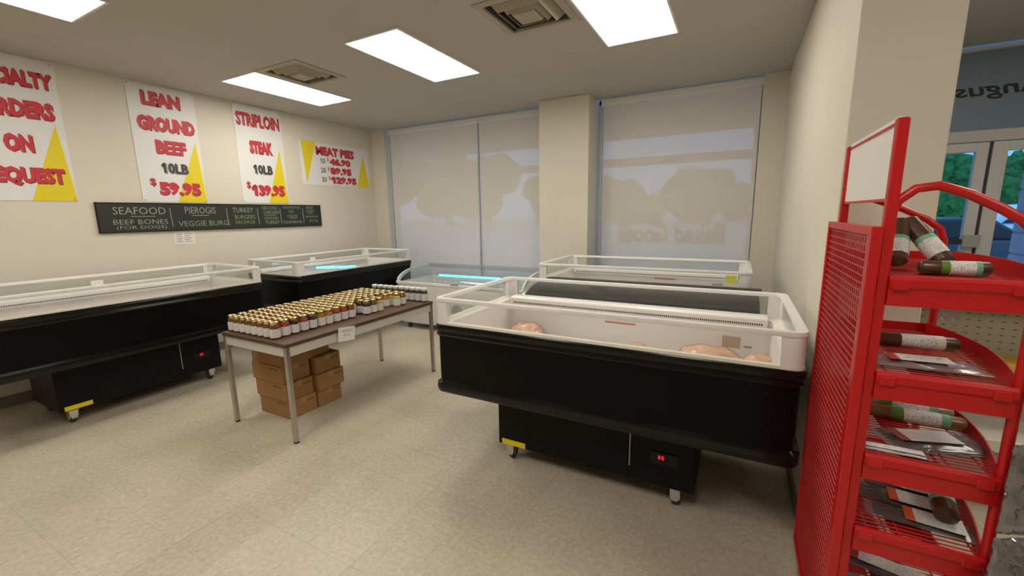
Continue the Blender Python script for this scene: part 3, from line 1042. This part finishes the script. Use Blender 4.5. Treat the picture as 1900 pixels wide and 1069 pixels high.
# back panel: frame and wire mesh
pf = MB()
y0p, y1p, xp = -.005, DYY+.06, -.026
pf.box(xp-.014, y0p-.022, .12, xp+.012, y0p+.018, 1.588)
pf.box(xp-.010, y1p-.02, .12, xp+.006, y1p, 1.588)
pf.box(xp-.010, y0p+.018, 1.562, xp+.006, y1p-.02, 1.588)
pf.box(xp-.010, y0p+.018, .12, xp+.006, y1p-.02, .15)
bp_ = pf.build('back_panel', M_RED, rk, .003)
wm = MB()
for k in range(62):
    z = .165+k*.0228
    wm.tube([(xp-.002, y0p+.01, z), (xp-.002, y1p-.01, z)], .0026, 5)
for k in range(24):
    y = y0p+.03+k*(y1p-y0p-.05)/23
    wm.tube([(xp+.002, y, .14), (xp+.002, y, 1.57)], .0022, 5)
wm.build('back_mesh', M_REDD, bp_)
for z0_, z1_ in ((1.40, 1.425), (1.13, 1.155), (.88, .905), (.64, .665), (.40, .425)):
    bx('panel_rib', M_RED, bp_, xp+.006, y0p+.02, z0_, xp+.018, y1p-.02, z1_)
# header sign
hs = bx('header_frame', M_RED, rk, -.006, .013, 1.655, .006, DYY-.013, 1.663)
bx('header_frame', M_RED, rk, -.006, .013, 1.855, .006, DYY-.013, 1.863)
bx('header_card', mat('header_card_white', (.80, .79, .74), .5), rk, -.003, .013, 1.663, .003, DYY-.013, 1.875)
# side tubes
near = [(0.0, 0, 1.62), (.012, 0, 1.655), (.046, 0, 1.686), (.09, 0, 1.692), (.15, 0, 1.668), (.21, 0, 1.632), (.255, 0, 1.600), (.285, 0, 1.56), (.298, 0, 1.50), (.300, 0, 1.40), (.302, 0, .10), (.302, 0, 0)]
MB().tube(near, PT, 10).build('side_tube', M_RED, rk, smooth=True)
far = [(0.0, DYY, 1.705), (.165, DYY, 1.638), (.245, DYY, 1.595), (.285, DYY, 1.56), (.298, DYY, 1.52), (.303, DYY, 1.40), (.303, DYY, .10), (.303, DYY, 0)]
MB().tube(far, PT, 10).build('side_tube', M_RED, rk, smooth=True)
SZ = [1.448, 1.176, .925, .685, .44, .20]
def front_curve(n=14):
    out = []
    for k in range(n+1):
        t_ = k/n
        out.append((DX+.045*math.sin(PI*t_)-.008, DYY*t_))
    return out
fc = front_curve()
for si, z in enumerate(SZ):
    sh = MB()
    # near side lip and far side lip
    sh.prism([(-.018, z-.045), (-.018, z-.03), (-.024, z-.022), (-.024, z-.002), (-.018, z+.006), (-.010, z+.006), (-.010, z-.075), (-.018, z-.075)], 0, .013, DX-.004)
    sh.prism([(DYY+.010, z-.06), (DYY+.010, z+.03), (DYY+.016, z+.03), (DYY+.016, z-.06)], 0, .013, DX)
    sh.box(.010, 0, z-.05, .016, DYY, z+.02)
    s_o = sh.build('shelf', M_RED, rk)
    for xx in (.02, DX-.05):
        bx('lip_clip', M_RED, s_o, xx, -.028, z-.030, xx+.035, -.016, z-.004, .002)
    rim_ = MB()
    outer = [(x, y) for x, y in fc]
    inner = [(x-.004, y) for x, y in fc]
    rim_.prism(outer+list(reversed(inner)), 2, z-.025, z+.038)
    rim_.build('front_rim', M_RED, s_o)
    wg = MB()
    nw = 30
    for k in range(nw):
        y = .01+(DYY-.02)*k/(nw-1)
        xe = DX+.045*math.sin(PI*y/DYY)-.012
        wg.tube([(.012, y, z), (xe, y, z)], .0022, 5)
    for q in (.10, .36, .64, .90):
        wg.tube([(.016+DX*q, .0, z-.004), (.016+DX*q, DYY, z-.004)], .003, 5)
    wg.build('wire_grid', M_REDD, s_o)
    bx('grid_plate', M_RED, s_o, DX*.36, .02, z-.012, DX*.64, DYY-.02, z-.008)

# products on the rack
def stick_pack(x, y, z, ln_, r_, rz, tilt, lab_m, body_m, label, tab_m=None, la=.42, lb_=.80):
    o = thing('sausage_stick', label, 'sausage', (x, y, z), rz)
    o.rotation_euler = (0, tilt, rz)
    n = 10
    prof = [(.2, 0), (.75, .02), (1, .06), (1, .94), (.75, .98), (.2, 1)]
    b = MB()
    b.ring_loft([[(t_*ln_, r_*q*math.cos(2*PI*a/n), r_*q*math.sin(2*PI*a/n)) for a in range(n)] for q, t_ in prof])
    b.build('sausage', body_m, o, smooth=True)
    lb = MB()
    lb.ring_loft([[(t_*ln_, (r_+.0008)*math.cos(2*PI*a/n), (r_+.0008)*math.sin(2*PI*a/n)) for a in range(n)] for t_ in (la, lb_)], False, False)
    lb.build('label', M_LABEL, o, smooth=True)
    if tab_m:
        tb_ = MB()
        tb_.ring_loft([[(t_*ln_, (r_+.001)*math.cos(2*PI*a/n), (r_+.001)*math.sin(2*PI*a/n)) for a in range(n)] for t_ in (la-.12, la)], False, False)
        tb_.build('label_band', tab_m, o, smooth=True)
    t2 = MB()
    t2.ring_loft([[(t_*ln_, (r_+.001)*math.cos(2*PI*a/n), (r_+.001)*math.sin(2*PI*a/n)) for a in range(n)] for t_ in (lb_-.04, lb_+.04)], False, False)
    t2.build('label_band', lab_m, o, smooth=True)
    return o
def flat_pack(x, y, z, w, d, h, rz, content_m, label, tab_m, lab=(.30, .75, .25, .75), seed=0, tilt=0, bagscale=1.0):
    o = thing('jerky_pack', label, 'jerky pack', (x, y, z))
    o.rotation_euler = (tilt, 0, rz)
    nx, ny = 18, 12
    def sheet(s_, sign, amp, hh, off):
        v, f = [], []
        for j in range(ny+1):
            for i in range(nx+1):
                u, w_ = i/nx*2-1, j/ny*2-1
                e = max(0, 1-abs(u)**3)*max(0, 1-abs(w_)**3)
                zz = off+sign*hh*e + amp*noise.noise(Vector((u*3+seed, w_*3, seed*1.7+sign)))*(.3+e)
                v.append((u*w/2*s_, w_*d/2*s_, max(zz, 0.0006*(1 if sign < 0 else 2))))
        for j in range(ny):
            for i in range(nx):
                a = j*(nx+1)+i
                q = (a, a+1, a+nx+2, a+nx+1)
                f.append(q if sign > 0 else tuple(reversed(q)))
        return v, f
    def closed(name, s_, amp, hh, m):
        v1, f1 = sheet(s_, 1, amp, hh, h*.4)
        v2, f2 = sheet(s_, -1, 0, h*.4, h*.4)
        nn = len(v1)
        fs = f1+[tuple(q+nn for q in f_) for f_ in f2]
        # side walls
        loop = [i for i in range(nx+1)]+[j*(nx+1)+nx for j in range(1, ny+1)]+[ny*(nx+1)+i for i in range(nx-1, -1, -1)]+[j*(nx+1) for j in range(ny-1, 0, -1)]
        for a, b in zip(loop, loop[1:]+loop[:1]):
            fs.append((b, a, a+nn, b+nn))
        me = bpy.data.meshes.new(name)
        me.from_pydata(v1+v2, [], fs)
        for p in me.polygons:
            p.use_smooth = True
        return link(name, me, m, o)
    closed('contents', .84, .010, h*.42, content_m)
    closed('wrapper', 1.0*bagscale, .008, h*.62, M_FILM)
    zt = h*1.06+.004
    MB().box(-w/2+lab[0]*w, -d/2+lab[2]*d, zt-.0006, -w/2+lab[1]*w, -d/2+lab[3]*d, zt).build('label', M_LABEL, o)
    tw = .09*w
    MB().box(-w/2+lab[0]*w-tw, -d/2+lab[2]*d, zt-.0006, -w/2+lab[0]*w, -d/2+lab[3]*d, zt).build('label_tab', tab_m, o)
    return o
PLAST = mat('sausage_casing', (.30, .22, .18), .25)
# top shelf (z 1.448)
stick_pack(.415, 1.60, 1.478, .175, .025, 1.35, -.75, M_LGRN, M_SAUS, 'dark sausage leaning at the post on the top rack shelf', None, .16, .5)
stick_pack(.53, 1.62, 1.478, .18, .026, 2.15, -.75, M_LGRN, M_SAUS, 'dark sausage leaning against its neighbour on the top rack shelf', None, .16, .5)
stick_pack(.43, 1.72, 1.476, .18, .024, 1.5, -.5, M_LGRN, PLAST, 'pale wrapped sausage at the back of the top rack shelf')
stick_pack(.455, 1.575, 1.472, .15, .020, .02, 0, M_LGRN, M_SAUS, 'green and white labelled sausage lying along the top rack shelf', M_GRN)
# second shelf (z 1.176)
stick_pack(.395, 1.80, 1.202, .26, .022, .05, 0, M_PAPER, M_SAUS, 'white labelled dark sausage at the back of the second rack shelf')
flat_pack(.50, 1.60, 1.179, .27, .13, .018, .05, mat('wrap_mauve', (.30, .17, .16), .35), 'clear wrapped pack lying flat on the second rack shelf', M_RED, seed=2)
# third shelf (z .925)
stick_pack(.40, 1.96, .953, .27, .024, -.03, 0, M_LGRN, M_SAUS, 'mint labelled sausage at the very back of the third rack shelf', M_LGRN)
stick_pack(.40, 1.86, .957, .28, .028, -.05, 0, M_LGRN, PLAST, 'green and white labelled sausage across the third rack shelf', M_GRN)
stick_pack(.42, 1.79, .951, .27, .022, -.05, 0, M_LGRN, mat('casing_amber', (.22, .10, .03), .3), 'amber sausage lying in front of its pale neighbour, third rack shelf', M_GRN)
flat_pack(.56, 1.635, .928, .27, .15, .022, .30, M_JERKY, 'dark jerky pack with slanted white label on the third rack shelf', mat('tab_dark_red', (.35, .05, .03), .5), (.22, .72, .22, .72), seed=5)
flat_pack(.45, 1.535, .928, .17, .045, .006, 0, M_PAPER, 'long white label strip lying at the edge of the third rack shelf', M_RED, (.1, .9, .2, .8), seed=6)
# fourth shelf (z .685)
for k, (x, y, lb) in enumerate(((.565, 1.775, 'rearmost orange-tabbed jerky pack on the fourth rack shelf'), (.535, 1.685, 'middle orange-tabbed jerky pack on the fourth rack shelf'), (.55, 1.59, 'nearest orange-tabbed jerky pack on the fourth rack shelf'))):
    flat_pack(x, y, .688, .26, .088, .016, -.12, M_JERKY, lb, M_ORG, (.45, .88, .08, .92), seed=8+k)
stick_pack(.605, 1.575, .732, .19, .030, 1.42, -.12, M_LGRN, M_SAUS, 'short thick sausage with green and white label lying across the jerky packs', M_LGRN)
# fifth shelf (z .44)
flat_pack(.52, 1.66, .443, .26, .10, .016, -.25, M_JERKY, 'jerky pack with red-tabbed white label on the lowest visible shelf', mat('tab_dark_red', (.35, .05, .03), .5), (.20, .85, .20, .80), seed=12)
flat_pack(.50, 1.56, .443, .24, .08, .012, .05, mat('wrap_mauve', (.30, .17, .16), .35), 'clear wrapped pack at the edge of the lowest visible shelf', M_PAPER, seed=13)
# little plastic bag hanging from the far tube under the top shelf
def crumple(name, label, x, y, z, w, h, th, rz, m, seed, cat='bag', group=None):
    bm = bmesh.new()
    bmesh.ops.create_icosphere(bm, subdivisions=4, radius=1)
    for v in bm.verts:
        c = v.co.copy()
        q = c*2.2+Vector((seed, seed*2, 0))
        n_ = noise.noise(q)+.9*abs(noise.noise(q*2.3))+.7*abs(noise.noise(q*4.6))-.3+.25*noise.noise(q*9)
        wz = .55+.45*(1-(c.z+1)/2) if c.z > .3 else 1
        sx_ = math.copysign(abs(c.x)**.7, c.x)
        v.co = Vector((sx_*w/2*(1+.15*n_)*wz, c.y*th/2*(1+.9*n_), c.z*h/2*(1+.06*n_)))
    me = bpy.data.meshes.new(name)
    bm.to_mesh(me)
    bm.free()
    o = link(name, me, m, None, (x, y, z))
    o.rotation_euler = (0, 0, rz)
    return tag(o, label, cat, group)
crumple('plastic_bag', 'small crumpled clear bag hanging behind the second rack shelf', .72, 2.10, 1.30, .055, .19, .04, .3, M_FILM, 3)
# hanging snack bags right of the rack
def hang_bag(x, y, z, w, h, rz, seed, label):
    o = thing('snack_bag', label, 'snack bag', (x, y, z), rz, 'silvery snack bags beside the rack')
    nx, nz = 22, 30
    def side(sg, s_, th, amp):
        v = []
        for j in range(nz+1):
            for i in range(nx+1):
                u, t_ = i/nx*2-1, j/nz*2-1
                e = max(0, 1-abs(u)**2.5)*max(0, 1-abs(t_)**4)
                wr = abs(noise.noise(Vector((u*4.2+seed, t_*1.6, sg*3+seed))))+.5*abs(noise.noise(Vector((u*9+seed, t_*4, seed+sg))))
                edge = 1+.07*noise.noise(Vector((t_*5, seed, sg*.1)))
                v.append((u*w/2*s_*edge, sg*(th*e+amp*(wr-.3)*(.25+e)), h/2*(1+t_*s_)))
        return v
    def shell(name, s_, th, amp, m):
        a, b = side(-1, s_, th, amp), side(1, s_, th, amp)
        nn = len(a)
        fs = []
        for j in range(nz):
            for i in range(nx):
                q = j*(nx+1)+i
                fs.append((q, q+1, q+nx+2, q+nx+1))
                fs.append((q+nn, q+nx+1+nn, q+nx+2+nn, q+1+nn))
        loop = [i for i in range(nx+1)]+[j*(nx+1)+nx for j in range(1, nz+1)]+[nz*(nx+1)+i for i in range(nx-1, -1, -1)]+[j*(nx+1) for j in range(nz-1, 0, -1)]
        for p, q in zip(loop, loop[1:]+loop[:1]):
            fs.append((q, p, p+nn, q+nn))
        me = bpy.data.meshes.new(name)
        me.from_pydata(a+b, [], fs)
        for p in me.polygons:
            p.use_smooth = True
        link(name, me, m, o)
    shell('contents', .80, .010, .008, mat('snack_dark', (.07, .06, .065), .4, bump=.5, bscale=40))
    shell('wrapper', 1.0, .022, .040, M_FILMS)
for k, (x, y, z, w, h, lb) in enumerate(((.712, 1.462, .80, .14, .25, 'topmost silvery snack bag hanging over the right rack tube'), (.700, 1.452, .60, .14, .195, 'middle silvery snack bag hanging over the right rack tube'),
                                         (.690, 1.445, .40, .14, .195, 'lowest silvery snack bag hanging over the right rack tube'), (.735, 1.475, 1.06, .10, .22, 'silvery snack bag half out of the picture at the right edge'))):
    hang_bag(x, y, z, w, h, .35+.1*k, 5+k*7.3, lb)

# ------------------------------------------------------------------ shelving behind the rack
gd = thing('gondola_shelf', 'beige pegboard shelving unit with black top shelf behind the red rack', 'shelf unit', (.80, 3.30, 0))
GW = 1.9
bx('pegboard', mat('pegboard_beige', (.40, .36, .27), .7), gd, 0, .10, .12, GW, .12, 1.20)
ho = MB()
for i in range(36):
    for j in range(9):
        x, z = .04+i*.05, .78+j*.04
        ho.box(x-.008, .0985, z-.002, x+.008, .1002, z+.002)
ho.build('peg_holes', M_DARK, gd)['kind'] = 'stuff'
bx('top_shelf', M_DARK, gd, 0, -.10, 1.135, GW, .12, 1.20, .004)
bx('shelf_edge', mat('white_edge', (.75, .74, .70), .5), gd, 0, -.105, 1.20, GW, -.095, 1.215)
bx('back_board', mat('warm_wood', (.30, .15, .05), .5, var=.2, scale=10), gd, 0, .09, 1.20, GW, .12, 1.305)
bx('board_cap', M_WHITE, gd, 0, .085, 1.305, GW, .125, 1.318)
bx('yellow_shelf', mat('yellow_strip', (.70, .40, .04), .5), gd, 0, -.12, .70, GW, .09, .79, .004)
bx('base_shelf', mat('shelf_white', (.72, .70, .64), .5), gd, 0, -.25, .33, GW, .12, .40, .004)
bx('kick_plate', mat('kick_grey', (.35, .33, .30), .5), gd, 0, -.20, 0, GW, .12, .33)
def sauce_jar(x, y, col, label):
    r = thing('sauce_jar', label, 'jar', (x, y, 1.201), 0, 'sauce jars behind the rack')
    MB().lathe([(.034, 0), (.042, .006), (.042, .085), (.036, .10), (.034, .105)], n=16).build('jar_body', mat('sauce_'+label[:9].replace(' ', '_'), col, .1, coat=.6), r, smooth=True)
    MB().lathe([(.037, .100), (.038, .102), (.038, .122), (.034, .125), (.02, .125)], n=16).build('lid', M_DARK, r, smooth=True)
sauce_jar(1.36, 3.27, (.40, .06, .02), 'orange-red sauce jar with black lid left of the two behind the rack')
sauce_jar(1.455, 3.25, (.20, .06, .02), 'brown sauce jar with black lid right of the two behind the rack')
